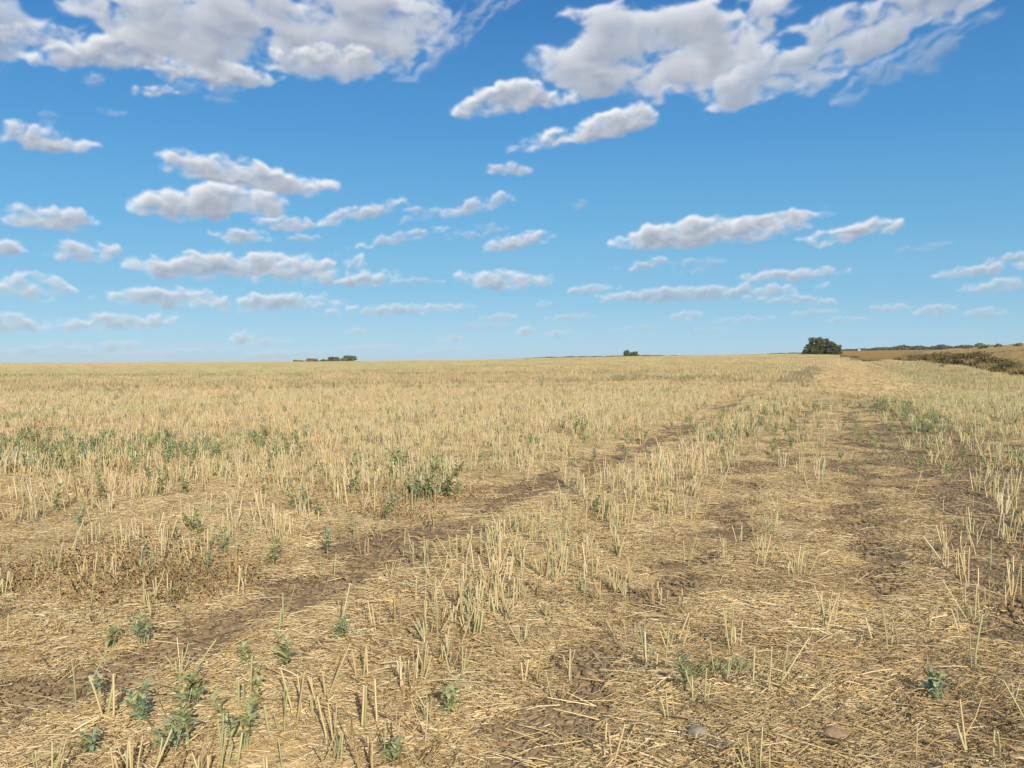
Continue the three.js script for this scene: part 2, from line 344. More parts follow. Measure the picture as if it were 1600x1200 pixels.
const band = (x, z) => 0.6 * noise(across(x, z) * 0.33 + 11, along(x, z) * 0.018) + 0.5 * noise(across(x, z) * 0.09 + 5, along(x, z) * 0.012 + 9);   // strips left by the passes of the harvester
const tint = (x, z) => 0.8 * fbm(x * 0.013 + 40, z * 0.009, 4) + 0.7 * band(x, z);     // broad patches of the standing stubble
function fieldColour(x, z, d, out) {
  const b = bare(x, z) * (1 - 0.85 * smooth(22, 60, d)), n = fbm(x * 0.6, z * 0.6, 3), inside = x < edgeX(z);
  const chaff = [0.31 + 0.06 * n, 0.225 + 0.05 * n, 0.105 + 0.03 * n], soil = [0.275 + 0.05 * n, 0.20 + 0.04 * n, 0.118 + 0.03 * n];
  const lw = lerp(0, 1, smooth(-4, 2, across(x, z))) * 0.5;
  for (let c = 0; c < 3; c++) { const ch = chaff[c] * (1 - lw * 0.22); out[c] = lerp(ch, soil[c], b); }
  if (d > 20) { const f = smooth(20, 75, d), g = tint(x, z), st = [0.405 - 0.07 * g, 0.315 - 0.02 * g, 0.15 - 0.02 * g]; for (let c = 0; c < 3; c++) out[c] = lerp(out[c], st[c], f); }
  if (!inside && d > 40) {
    const e = smooth(0, 6, x - edgeX(z)), m = fbm(x * 0.03, z * 0.03, 4), far = smooth(950, 1300, d), hill = smooth(0.40, 0.455, x / -z + 0.02 * noise(x * 0.02, z * 0.02));
    const brown = [0.47 + 0.05 * m, 0.28 + 0.03 * m, 0.065 + 0.02 * m], tan = [0.42 + 0.06 * m, 0.315 + 0.05 * m, 0.16 + 0.03 * m], green = [0.13, 0.15, 0.06];
    for (let c = 0; c < 3; c++) out[c] = lerp(out[c], lerp(lerp(brown[c], tan[c], hill), green[c], far), e);
  }
  if (d > 900 && inside) for (let c = 0; c < 3; c++) out[c] = lerp(out[c], [0.16, 0.16, 0.07][c], smooth(900, 1300, d));
  return out;
}
{
  const az = []; for (let a = -180; a < -40; a += 4) az.push(a); for (let a = -40; a < 40; a += 0.2) az.push(a); for (let a = 40; a <= 180; a += 4) az.push(a);
  const rr = [0]; for (let d = 0.6; d < 2.6; d *= 1.12) rr.push(d); for (let d = 2.6; d < 30; d *= 1.0085) rr.push(d); for (let d = 30; d < 7000; d *= 1.022) rr.push(d);
  const P = [], C = [], UV = [], I = [], n = az.length, col = [0, 0, 0];
  for (const d of rr) for (const a of az) {
    const x = Math.sin(a * rad) * d, z = -Math.cos(a * rad) * d;
    let h = heightAt(x, z); if (d < 30) h += 0.006 * fbm(x * 14, z * 14, 2) * (1 - smooth(10, 30, d));
    P.push(x, h, z); UV.push(x / 2.2, z / 2.2); fieldColour(x, z, d, col); C.push(...col);
  }
  for (let k = 0; k < rr.length - 1; k++) for (let q = 0; q < n - 1; q++) { const o = k * n + q; I.push(o, o + 1, o + n, o + 1, o + n + 1, o + n); }
  const g = new THREE.BufferGeometry();
  g.setAttribute('position', new THREE.Float32BufferAttribute(P, 3)); g.setAttribute('color', new THREE.Float32BufferAttribute(C, 3)); g.setAttribute('uv', new THREE.Float32BufferAttribute(UV, 2)); g.setIndex(I); g.computeVertexNormals();
  const tex = soilTexture(), m = new THREE.Mesh(g, new THREE.MeshPhysicalMaterial({ specularIntensity: 0.3, vertexColors: true, map: tex, bumpMap: tex, bumpScale: 0.006, roughness: 0.95, side: THREE.DoubleSide }));
  m.name = 'ground'; m.receiveShadow = m.castShadow = true; m.userData = { kind: 'structure', label: 'harvested field of bare soil and straw reaching to the horizon' }; scene.add(m);
}

// ------------------------------------------------------------------ straw lying on the soil
const tmpM = new THREE.Matrix4(), tmpQ = new THREE.Quaternion(), tmpE = new THREE.Euler(), tmpV = new THREE.Vector3(), tmpS = new THREE.Vector3();
function place(x, y, z, turn, s, tx = 0, tz = 0, sy = s) { return new THREE.Matrix4().compose(tmpV.set(x, y, z), tmpQ.setFromEuler(tmpE.set(tx, turn, tz, 'YXZ')), tmpS.set(s, sy, s)); }
const STRAW = [[0.61, 0.465, 0.225], [0.67, 0.54, 0.295], [0.73, 0.64, 0.41], [0.52, 0.38, 0.175], [0.57, 0.465, 0.275], [0.36, 0.25, 0.125], [0.24, 0.17, 0.095], [0.39, 0.33, 0.235]];
function strawTuft(seed, nLong, nShort, spread) {
  const r = mulberry(seed), b = new MB(), lay = r() * Math.PI;
  for (let k = 0; k < nLong + nShort; k++) {
    const long = k < nLong, a = r() < 0.45 ? lay + (r() - 0.5) * 0.9 : r() * Math.PI * 2, L = long ? 0.03 + 0.13 * Math.pow(r(), 2) : 0.012 + 0.035 * r(), rr = Math.sqrt(r()) * spread, q = r() * 6.283;
    const w = long ? 0.0007 + 0.0011 * r() : 0.0008 + 0.0012 * r(), y = 0.002 + 0.028 * r() * r(), tilt = (r() - 0.35) * (long ? 0.28 : 0.6), bend = (r() - 0.5) * 0.3;
    const cx = Math.cos(q) * rr, cz = Math.sin(q) * rr, dx = Math.cos(a) * L / 2, dz = Math.sin(a) * L / 2, up = Math.sin(tilt) * L / 2;
    const c = STRAW[r() < 0.68 ? Math.floor(r() * 4.999) : Math.floor(r() * 8)], f = 0.85 + 0.3 * r(), col = [c[0] * f, c[1] * f, c[2] * f];
    const pts = long ? [[cx - dx, Math.max(0.001, y - up), cz - dz], [cx - dz * bend, y + 0.002 + Math.abs(bend) * 0.02, cz + dx * bend], [cx + dx, Math.max(0.001, y + up), cz + dz]] : [[cx - dx, Math.max(0.001, y - up), cz - dz], [cx + dx, Math.max(0.002, y + up), cz + dz]];
    b.tube(pts, long ? [w, w, w * 0.8] : [w, w * 0.7], 3, col, col);
  }
  return b.geo();
}
const STONES = [[0.788, -4.03], [1.356, -3.99]];
const inView = (x, z, m = 1.3) => z < 0 && Math.abs(x) < -z * 0.6 + m;
{
  const kinds = []; for (let k = 0; k < 10; k++) kinds.push(strawTuft(100 + k, 26, 125, 0.155));
  const sparse = []; for (let k = 0; k < 4; k++) sparse.push(strawTuft(140 + k, 5, 16, 0.2));
  kinds.push(...sparse);
  const lists = kinds.map(() => [[], []]), r = mulberry(42);
  for (let n = 0; n < 82000; n++) {
    const d = 3.0 + 57 * Math.pow(r(), 1.75), a = (r() - 0.5) * (66 + 20 * smooth(24, 8, d)) * rad, x = Math.sin(a) * d, z = -Math.cos(a) * d, b = bare(x, z);
    if (STONES.some((q) => Math.hypot(q[0] - x, q[1] + 0.06 - z) < 0.17)) continue;
    const mat = fbm(x * 2.1 + 30, z * 2.1, 3), thin = b > 0.35 + 0.4 * r() || mat < -0.12 - 0.3 * r();
    if (thin && r() < 0.25 + 0.63 * b) continue;
    const s = across(x, z), g = 0.5 + 1.2 * fbm(x * 1.1 + 5, z * 1.1, 4), brown = clamp01(0.40 * smooth(-2.5, 1.5, s) + 0.9 * (g - 0.42) + 0.25 * (r() - 0.5)) * 0.95, li = 0.80 + 0.3 * r();
    const sc = (0.75 + 0.6 * r()) * (1 + d * 0.012) ;
    const k = thin ? 10 + Math.floor(r() * 4) : Math.floor(r() * 10);
    lists[k][0].push(place(x, heightAt(x, z), z, r() * 6.283, sc, 0, 0, sc * (0.6 + 1.5 * r() * r())));
    lists[k][1].push([li * (1.0 - 0.36 * brown), li * (0.97 - 0.40 * brown), li * (0.95 - 0.43 * brown)]);
  }
  for (let n = 0; n < 9000; n++) {                     // the trodden track farther off
    const t = 45 + 190 * Math.pow(r(), 1.5), q = -1.5 + 7.5 * r(), x = q * CR + t * SR, z = q * SR - t * CR; if (r() > 1.1 - 0.25 * Math.abs(q - 1.5) + 0.5 * noise(x * 0.3, z * 0.3)) continue;
    const k = Math.floor(r() * 10), sc = 1.6 + 1.2 * r(), li = 0.7 + 0.4 * r(); lists[k][0].push(place(x, heightAt(x, z), z, r() * 6.283, sc, 0, 0, sc * (1 + 2 * r()))); lists[k][1].push([li, li * 0.95, li * 0.9]);
  }
  {                                                    // longer stalks and dark dead twigs lying loose on top
    const b = mulberry(91), longs = [];
    for (let k = 0; k < 6; k++) { const m = new MB(), L = 0.16 + 0.2 * b(), w = 0.0018 + 0.0012 * b(), c = k < 4 ? STRAW[k] : STRAW[5 + (k & 1)], y = (b() - 0.5) * 0.05; m.tube([[-L / 2, 0.004, 0], [0, 0.016 + Math.abs(y) * 0.4, y], [L / 2, 0.012 + 0.06 * b() * b(), y * 0.3]], [w, w, w * 0.75], 5, c, c, [0.7, 0.6, 0.4]); if (k > 1) m.tube([[0, 0.016, y], [L * 0.3, 0.03 + 0.03 * b(), y + 0.05 * (b() - 0.5)]], [w * 0.7, w * 0.5], 4, c, c); longs.push(m.geo()); }
    const lm = longs.map(() => []), lc = longs.map(() => []);
    for (let n = 0; n < 3600; n++) { const d = 3.2 + 15 * Math.pow(b(), 1.5), a = (b() - 0.5) * 76 * rad, x = Math.sin(a) * d, z = -Math.cos(a) * d; if (b() < 0.5 * bare(x, z)) continue; const k = Math.floor(b() * 6), l = 0.85 + 0.35 * b(); lm[k].push(place(x, heightAt(x, z) + 0.004, z, b() * 6.283, 0.7 + 0.6 * b(), 0, (b() - 0.3) * 0.25)); lc[k].push([l, l, l]); }
    longs.forEach((g, k) => stuff('loose_stalks', g, M_STRAW, lm[k], lc[k], 'longer broken stalks lying loose on the straw', 'straw'));
  }
  kinds.forEach((g, k) => stuff('straw_litter', g, M_STRAW, lists[k][0], lists[k][1], 'chopped golden straw scattered loose over the field soil', 'straw'));
}

// ------------------------------------------------------------------ cut stubble
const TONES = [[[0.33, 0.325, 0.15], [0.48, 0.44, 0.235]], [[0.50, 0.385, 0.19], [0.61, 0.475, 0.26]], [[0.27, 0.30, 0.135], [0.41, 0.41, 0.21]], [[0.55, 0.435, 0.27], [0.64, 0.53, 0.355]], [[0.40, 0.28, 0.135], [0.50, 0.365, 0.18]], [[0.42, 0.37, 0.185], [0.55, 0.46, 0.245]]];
const TONE_NAME = ['greenish', 'straw', 'green', 'bleached', 'tan', 'yellowish'];
const third = (x, z) => { const q = x / -z; return q < -0.18 ? 'left third' : q < 0.18 ? 'centre third' : 'right third'; };
function stalk(b, r, x, z, h, lean, dir, tone, sides, rad0, fork) {
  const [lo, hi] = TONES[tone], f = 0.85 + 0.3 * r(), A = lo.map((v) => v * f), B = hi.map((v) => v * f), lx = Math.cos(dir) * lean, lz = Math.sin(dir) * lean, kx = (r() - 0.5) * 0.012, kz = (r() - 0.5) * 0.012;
  const at = (t) => [x + lx * h * t + kx * Math.sin(t * 5), -0.015 + (h + 0.015) * t, z + lz * h * t + kz * Math.sin(t * 4)];
  const pts = sides > 4 ? [at(0), at(0.33), at(0.66), at(1)] : [at(0), at(1)], R = pts.map((_, k) => rad0 * (1.15 - 0.3 * k / (pts.length - 1)));
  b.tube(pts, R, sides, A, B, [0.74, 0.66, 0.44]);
  if (fork) {
    const n = 1 + Math.floor(r() * 2.4);
    for (let k = 0; k < n; k++) {
      const t0 = 0.2 + 0.45 * r(), q = dir + (r() - 0.5) * 5, L = h * (0.35 + 0.4 * r()), o = at(t0), e = [o[0] + Math.cos(q) * L * 0.42, o[1] + L, o[2] + Math.sin(q) * L * 0.42], m = [o[0] + Math.cos(q) * L * 0.27, o[1] + L * 0.5, o[2] + Math.sin(q) * L * 0.27];
      b.tube(sides > 4 ? [o, m, e] : [o, e], sides > 4 ? [rad0 * 0.75, rad0 * 0.7, rad0 * 0.6] : [rad0 * 0.75, rad0 * 0.6], sides > 4 ? sides : 3, A, B, [0.74, 0.66, 0.44]);
    }
  }
}
const pickTone = (r) => [0, 1, 1, 3, 3, 4, 5, 5, 2][Math.floor(r() * 9)];
const plantShape = (r) => ({ n: 1 + Math.floor(Math.pow(r(), 1.2) * 5.6), tone: pickTone(r) });
function clumpStalks(seed, sides, merged, want) {      // the stalks of one cut plant, one geometry each or all in one
  const r = mulberry(seed), { n, tone } = want ?? plantShape(r), out = []; let b = new MB();
  for (let k = 0; k < n; k++) {
    const q = r() * 6.283, rr = n > 1 ? 0.008 + 0.035 * r() * Math.sqrt(n / 2) : 0, h = 0.10 + 0.14 * r();
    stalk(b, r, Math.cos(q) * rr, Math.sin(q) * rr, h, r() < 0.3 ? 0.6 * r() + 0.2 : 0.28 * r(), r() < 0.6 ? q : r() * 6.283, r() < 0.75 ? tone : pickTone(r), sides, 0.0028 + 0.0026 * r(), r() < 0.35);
    if (!merged) { out.push(b.geo()); b = new MB(); }
  }
  return merged ? b.geo() : out;
}
function stubbleDensity(x, z) {
  const s = across(x, z), t = along(x, z), w = Math.min(1, wheel(s, t));
  let d = 0.12 + (0.15 + 0.22 * smooth(7, 13, t) + 0.12 * smooth(18, 28, t)) * smooth(-3.9, -4.8, s) + 0.38 * Math.exp(-Math.pow((s + 2.3) / 0.55, 2)) * (0.55 + 0.45 * smooth(5, 7, t)) + 0.30 * Math.exp(-Math.pow((s - 1.7) / 0.8, 2)) * smooth(14, 6, t) + 0.5 * smooth(3.6, 6.5, s) - 0.09 * smooth(-0.6, 0.2, s) * smooth(2.2, 1.2, s);
  d *= 1 + 0.9 * band(x, z) - 0.2 * smooth(11, 15, t) * smooth(32, 24, t);
  d *= 0.2 + 1.7 * clamp01(0.45 + 1.1 * fbm(s * 0.8 + 60, t * 0.4, 3));
  return clamp01(d * (1 - 0.85 * w));
}
const heroSpots = STONES.flatMap(([x, z]) => [[x, z], [x * 0.97, z + 0.15], [x * 0.95, z + 0.3]]);
function clump(name, label, seed, x, z, want, h, group, turn = 0) {
  const t = thing(name, label, 'stubble', [x, heightAt(x, z), z], turn, group);
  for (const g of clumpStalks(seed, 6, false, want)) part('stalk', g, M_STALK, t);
  if (h) t.scale.setScalar(h / 0.25);
  return t;
}
{
  // [x, z, height, stalks, tone, label]
  const HEROES = [
    [-0.09, -7.07, 0.30, 8, 5, 'dense tuft of tall pale stubble standing alone between two bare soil strips'],
    [-0.37, -4.19, 0.18, 4, 0, 'short green stubble stalks beside a leafy weed at the lower centre'],
    [-0.70, -3.75, 0.23, 4, 0, 'forked pale green stubble cut by the bottom edge, left of centre'],
    [-0.51, -3.83, 0.20, 4, 2, 'spreading green stubble stalks at the bottom edge just left of centre'],
    [-0.27, -4.75, 0.22, 3, 0, 'pair of slender green stalks with long shadows left of the frame centre'],
    [-2.12, -4.78, 0.19, 1, 2, 'single thick green stalk at the far lower left, in pale straw'],
    [-1.67, -4.88, 0.20, 5, 0, 'v-shaped many-branched green stubble left of the dark soil patch'],
    [1.06, -6.07, 0.24, 4, 4, 'brown bent stubble clump throwing a fan of shadows on bare soil'],
    [0.85, -4.34, 0.23, 3, 0, 'tall green stubble stalk in front of the grassy green weed'],
    [1.03, -4.66, 0.21, 3, 2, 'stubble stalks standing inside the grassy green weed at right'],
    [0.71, -4.19, 0.19, 3, 4, 'brown stubble stalks just behind the round grey stone'],
    [0.30, -4.88, 0.21, 3, 3, 'three pale stalks in a fan beside a bare soil patch, lower centre'],
    [0.22, -4.53, 0.19, 2, 4, 'leaning pale stalk pair at lower centre, in front of the fan of stalks'],
    [3.31, -7.37, 0.30, 5, 3, 'pale wide v-shaped stubble on the bare soil at the right'],
    [3.20, -6.71, 0.33, 4, 1, 'tall forked pale stubble on bare soil near the right edge'],
    [2.35, -4.85, 0.29, 2, 2, 'tall thin green stalk at the lower right in brown straw'],
    [2.48, -5.67, 0.22, 2, 1, 'pale stalk pair at the edge of the right bare soil'],
    [2.64, -5.57, 0.19, 2, 3, 'stout pale stalk leaning left near the right edge'],
    [3.13, -6.26, 0.22, 2, 1, 'straight pale stalk on dark soil by the right edge'],
    [3.24, -6.22, 0.23, 3, 4, 'tan stubble stalks nearest the right edge of the picture'],
    [1.61, -3.77, 0.20, 1, 4, 'single brown stalk cut by the bottom edge right of the tan stone'],
    [-1.42, -3.95, 0.24, 2, 2, 'green stalks rising between the leafy weeds at the lower left'],
  ];
  HEROES.forEach(([x, z, h, n, tone, label], k) => { clump('stubble_clump', label, 900 + k * 7, x, z, { n, tone }, h, undefined, k * 1.7); heroSpots.push([x, z]); });
  const protos = [], r = mulberry(7);
  for (let k = 0; k < 22; k++) protos.push(null);
  const zone = (x, z) => { const q = across(x, z), n = -z < 4.9 ? 'low down' : -z < 6.6 ? 'midway up' : 'farther back'; return (q < -3.9 ? 'left of the left soil strip, ' : q < -3 ? 'on the left bare soil strip, ' : q < -1.5 ? 'just right of the left soil strip, ' : q < 0.9 ? 'in the flattened middle straw, ' : 'on the dark soil at right, ') + n + ', ' + third(x, z); };
  const looks = (k, tall) => { const { n, tone } = plantShape(mulberry(300 + k)), c = TONE_NAME[tone]; return n === 1 ? 'lone ' + tall + c + ' stubble stalk ' : n === 2 ? tall + c + ' stubble stalk pair ' : n === 3 ? tall + c + ' stubble stalk trio ' : 'dense ' + tall + c + ' stubble clump '; };
    let made = 0;
  const far = [], farC = [], kinds = []; for (let k = 0; k < 24; k++) { kinds.push(clumpStalks(500 + k, 4, true)); far.push([]); farC.push([]); }
  for (let n = 0; n < 60000; n++) {
    const d = 3.3 + 44 * Math.pow(r(), 1.0 / 1.35), a = (r() - 0.5) * 66 * rad; let x = Math.sin(a) * d, z = -Math.cos(a) * d;
    { const s = across(x, z), t = along(x, z), q = Math.round(s / 0.28) * 0.28 + (r() - 0.5) * 0.11; x += (q - s) * CR; z += (q - s) * SR; }
    // points are even in d^1.35: keep an even number to the square metre
    if (r() > stubbleDensity(x, z) * Math.pow(d / 47, 0.65) * (1.35 + 1.15 * smooth(11, 5, d))) continue;
    if (heroSpots.some(([hx, hz]) => Math.hypot(hx - x, hz - z) < 0.2)) continue;
    if (x > edgeX(z)) continue;
    const k = Math.floor(r() * protos.length), turn = r() * 6.283, f = (0.8 + 0.45 * r()) * (1 + 0.2 * smooth(7, 16, d));
    if (d < 9.2 && inView(x, z, 0.1) && made < 290) {
      made++;
      let o; const LB = looks(k, f > 1.12 ? 'tall ' : f < 0.95 ? 'short ' : '') + zone(x, z), G = LB;
      if (!protos[k]) o = protos[k] = clump('stubble_clump', LB, 300 + k, x, z, undefined, 0, G);
      else { o = protos[k].clone(); o.name = numbered('stubble_clump'); scene.add(o); o.userData = { label: LB, category: 'stubble', group: G }; o.position.set(x, heightAt(x, z), z); }
      o.rotation.y = turn; o.scale.setScalar(f);
    } else {
      const kk = Math.floor(r() * kinds.length), g = clamp01(0.5 + tint(x, z) * 1.2 + 0.5 * noise(x * 0.5, z * 0.5)), l = 0.9 + 0.25 * r();
      far[kk].push(place(x, heightAt(x, z), z, turn, f * 1.05)); farC[kk].push([l * (1.05 - 0.2 * g), l, l * (1 - 0.1 * g)]);
    }
  }
  kinds.forEach((g, k) => stuff('field_stubble', g, M_STALK, far[k], farC[k], 'cut pale stubble stalks standing over the field', 'stubble'));

  // farther out the rows close up into one mass: square metres of standing stubble with straw between
  const NP = 8, patches = [];
  for (let k = 0; k < NP; k++) {
    const q = mulberry(40 + k), b = new MB();
    for (let row = 0; row < 5; row++) for (let j = 0; j < 11; j++) {
      if (q() < 0.48) continue;
      const x = -0.6 + row * 0.3 + (q() - 0.5) * 0.12, z = -0.75 + j * 0.14 + (q() - 0.5) * 0.12, tone = pickTone(q);
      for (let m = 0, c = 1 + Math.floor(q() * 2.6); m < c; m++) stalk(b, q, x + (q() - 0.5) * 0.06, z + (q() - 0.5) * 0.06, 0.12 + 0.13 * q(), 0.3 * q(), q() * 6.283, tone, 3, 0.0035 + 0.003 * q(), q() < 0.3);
    }
    patches.push(b.geo());
  }
  const pm = patches.map(() => []), pc = patches.map(() => []);
  for (let t = 26; t < 420;) {
    const st = t < 130 ? 1.4 : t < 220 ? 1.9 : 2.6;
    for (let s = -360; s < 130; s += st) {
      const ss = s + (r() - 0.5) * 0.5, tt = t + (r() - 0.5) * 0.8, x = ss * CR + tt * SR, z = ss * SR - tt * CR, d = Math.hypot(x, z);
      if (z > -20 || !inView(x, z, 4) || x > edgeX(z) - 1 || d < 38 + r() * 9 || d > 400) continue;
      const w = Math.min(1, wheel(ss, tt) + 0.55 * right(ss)); if (r() < w * (1.0 - 0.5 * smooth(60, 140, d) - 0.3 * smooth(180, 300, d))) continue;
      if (d < 120 && r() > stubbleDensity(x, z) * 1.25 + 0.15) continue;
      const k = Math.floor(r() * NP), g = clamp01(0.45 + tint(x, z) * 1.5 + 0.3 * noise(x * 0.2, z * 0.2)), l = 0.92 + 0.2 * r();
      pm[k].push(place(x, heightAt(x, z) - 0.01, z, -ROW + (r() < 0.5 ? 0 : Math.PI) + (r() - 0.5) * 0.15, st / 1.45, 0, 0, 0.95 + 0.3 * r()));
      pc[k].push([l * (1.06 - 0.19 * g), l * (1 - 0.02 * g), l * (1 - 0.1 * g)]);
    }
    t += st;
  }
  patches.forEach((g, k) => stuff('distant_stubble', g, M_STALK, pm[k], pc[k], 'pale rows of stubble closing up towards the horizon', 'stubble'));
  console.log('near clumps', made, 'stubble', far.reduce((a, q) => a + q.length, 0), 'patches', pm.reduce((a, q) => a + q.length, 0));
}

// ------------------------------------------------------------------ leafy green weeds and dry brown weeds
const LEAFC = [[0.205, 0.255, 0.15], [0.15, 0.195, 0.115], [0.26, 0.30, 0.175], [0.28, 0.29, 0.13]];
function weedShape(seed, h, merged) {                  // volunteer plant: pale stems, blue-green leaves
  const r = mulberry(seed), out = { stem: [], leaf: [] }; let b = new MB(), L = merged ? b : new MB();
  const ns = 2 + Math.floor(r() * 3.5), hue = [[1, 1, 1], [1.12, 1.02, 0.8], [0.92, 0.98, 1.0], [1.2, 1.08, 0.85]][Math.floor(r() * 4)], wf = 0.16 + 0.22 * r();
  for (let k = 0; k < ns; k++) {
    const q = r() * 6.283, le = 0.04 + 0.34 * r(), hh = h * (0.7 + 0.4 * r()), bx = Math.cos(q) * 0.012 * k, bz = Math.sin(q) * 0.012 * k;
    const at = (t) => [bx + Math.cos(q) * le * hh * t * t, hh * t * (1 - 0.15 * le * t) - 0.01, bz + Math.sin(q) * le * hh * t * t];
    b.tube([at(0), at(0.3), at(0.65), at(1)], [0.0036, 0.003, 0.0024, 0.0014], 5, [0.30, 0.36, 0.17], [0.22, 0.32, 0.16]);
    if (!merged) { out.stem.push(b.geo()); b = new MB(); }
    const nl = 12 + Math.floor(r() * 10);
    for (let m = 0; m < nl; m++) {
      const t = 0.34 + 0.7 * (m + r()) / (nl + 0.6), o = at(Math.min(1, t)), a = m * 2.4 + r(), el = 0.25 + 0.9 * r(), len = (0.045 + 0.065 * r() * r()) * (1.2 - 0.5 * t) * (0.75 + h), c = LEAFC[Math.floor(r() * 4)], f = 0.9 + 0.42 * r();
      L.leaf(o, [Math.cos(a) * Math.cos(el), Math.sin(el), Math.sin(a) * Math.cos(el)], [0, 1, 0.01], len, len * (wf + 0.14 * r()), 0.3 + 0.9 * r(), r() < 0.07 ? [0.34 * f, 0.27 * f, 0.10 * f] : c.map((v, q) => v * f * hue[q]), 5, 0.16);
      if (!merged) { out.leaf.push(L.geo()); L = new MB(); }
    }
  }
  return merged ? b.geo() : out;
}
const M_WEED = new THREE.MeshPhysicalMaterial({ vertexColors: true, roughness: 0.5, side: THREE.DoubleSide });
function weed(label, seed, x, z, h, turn, group) {
  const t = thing('leafy_weed', label, 'weed', [x, heightAt(x, z), z], turn, group), g = weedShape(seed, h * 1.1, false);
  for (const q of g.stem) part('stem', q, M_STALK, t);
  for (const q of g.leaf) part('leaf', q, M_WEED, t);
  return t;
}
{
  const HEROES = [
    [-1.36, -3.80, 0.16, 'low leafy green weed cut by the bottom edge at the lower left'],
    [-1.31, -3.86, 0.32, 'tallest blue-green weed at the lower left, with bare stems below its leaves'],
    [-1.09, -3.83, 0.28, 'upright blue-green weed with a pale stem right of the tallest lower left weed'],
    [-1.69, -3.80, 0.11, 'small green weed at the bottom edge, left of the other weeds'],
    [-1.62, -4.12, 0.16, 'small two-leaved weed between bare soil patches at the lower left'],
    [-1.43, -4.34, 0.20, 'dark bushy green weed behind the tallest lower left weed'],
    [-1.97, -4.51, 0.09, 'sprawling flat green weed in straw near the left edge'],
    [-2.10, -5.41, 0.16, 'compact dark green weed left of the soil strip, beside dry brown weeds'],
    [-2.24, -5.32, 0.14, 'greyish green weed just left of the compact dark one'],
    [-2.20, -6.31, 0.14, 'small green weed in front of the dry brown weeds at left'],
    [-1.41, -5.04, 0.14, 'leaning green weed on the bare soil strip'],
    [-1.15, -4.88, 0.20, 'dark leafy weed with a leaning dry stalk, right of the soil strip'],
    [-0.98, -5.41, 0.15, 'thin green weed right of the leafy weed with the dry stalk'],
    [-0.49, -3.76, 0.12, 'green weed cut by the bottom edge left of centre'],
    [-0.28, -4.28, 0.17, 'blue-green weed leaning against short green stubble at the lower centre'],
    [-1.50, -7.76, 0.24, 'tall green weed at the upper edge of the bare soil strip'],
    [0.83, -4.56, 0.19, 'blue-green weed at the left of the grassy clump'],
    [1.98, -4.43, 0.14, 'dark shaded weed alone in brown straw at the lower right'],
  ];
  HEROES.forEach(([x, z, h, label], k) => weed(label, 60 + k * 5, x, z, h, k * 2.1));
  const side = (x, z) => { const q = across(x, z); return (x < -4 ? 'at the far left' : x < -1.5 ? 'left of centre' : q < -3.6 ? 'left of the long soil strip' : 'by the soil strips') + (-z < 9.5 ? ', nearest the front' : -z < 12 ? ', behind the front ones' : -z < 17 ? ', midway back' : ', towards the back'); };
  const spots = [[-2.31, -10.05, 0.24], [-1.87, -11.24, 0.27], [-1.62, -13.23, 0.36], [-1.55, -13.4, 0.3], [-1.01, -10.98, 0.36], [-0.88, -11.2, 0.3], [-0.76, -11.08, 0.27], [-1.1, -11.3, 0.3], [-2.91, -8.30, 0.22], [-2.81, -8.60, 0.23], [-1.84, -7.33, 0.21], [-2.29, -7.15, 0.17], [-0.74, -13.01, 0.26], [-1.42, -10.59, 0.16], [1.32, -20.31, 0.4], [1.1, -20.6, 0.4], [1.5, -20.2, 0.35], [0.2, -21, 0.35]];
  for (const [x, z, h] of [[-1.15, -10.7, 0.3], [-0.95, -10.8, 0.36], [-1.05, -10.5, 0.28], [-0.7, -10.9, 0.3], [-0.62, -11.2, 0.26]]) spots.push([x, z, h]);
  const r = mulberry(88), protos = [];
  for (let k = 0; k < 70; k++) { const d = 8 + 15 * r(), a = (-27 + 34 * Math.pow(r(), 1.2)) * rad, x = Math.sin(a) * d, z = -Math.cos(a) * d; if (across(x, z) > -3.9 && r() < 0.8) continue; spots.push([x, z, 0.16 + 0.14 * r()]); }
  spots.forEach(([x, z, h], k) => {
    const q = k % 9, LB = (h > 0.26 ? 'tall' : h < 0.2 ? 'small' : 'middling') + ' blue-green weed ' + side(x, z) + ', ' + third(x, z), G = LB; let o;
    if (!protos[q]) o = protos[q] = weed(LB, 700 + q, x, z, 0.25, 0, G);
    else { o = protos[q].clone(); o.name = numbered('leafy_weed'); scene.add(o); o.userData = { label: LB, category: 'weed', group: G }; o.position.set(x, heightAt(x, z), z); }
    o.rotation.y = r() * 6.283; o.scale.setScalar(h / 0.25);
  });
  // the green patches farther off
  const kinds = []; for (let k = 0; k < 6; k++) kinds.push(weedShape(800 + k, 0.28, true));
  const ms = kinds.map(() => []), cs = kinds.map(() => []);
  for (let n = 0; n < 90000; n++) {
    const d = 14 + 130 * Math.pow(r(), 1.2), a = (r() - 0.5) * 62 * rad, x = Math.sin(a) * d, z = -Math.cos(a) * d, s = across(x, z), t = along(x, z);
    let w = 0.03 + 0.7 * smooth(0.16, 0.55, fbm(x * 0.035 + 9, z * 0.05, 4)) * smooth(-4, -8, s);
    w += 0.7 * Math.exp(-Math.pow((s - 1.9) / 0.5, 2) - Math.pow((t - 31) / 7, 2)) + 0.7 * Math.exp(-Math.pow((s - 7.4) / 1.3, 2) - Math.pow((t - 38) / 6, 2)) + 0.25 * Math.exp(-Math.pow((s + 2.2) / 0.9, 2)) * smooth(14, 22, t) * smooth(80, 40, t);
    w += 0.35 * Math.exp(-Math.pow((x + 10.5) / 9, 2) - Math.pow((z + 47) / 11, 2));
    if (x > edgeX(z) - 1 || r() > w * 0.5) continue;
    const k = Math.floor(r() * 6), l = 0.85 + 0.4 * r();
    ms[k].push(place(x, heightAt(x, z), z, r() * 6.283, 0.6 + 0.5 * r())); cs[k].push([l * 1.02, l * 1.04, l * 1.02]);
  }
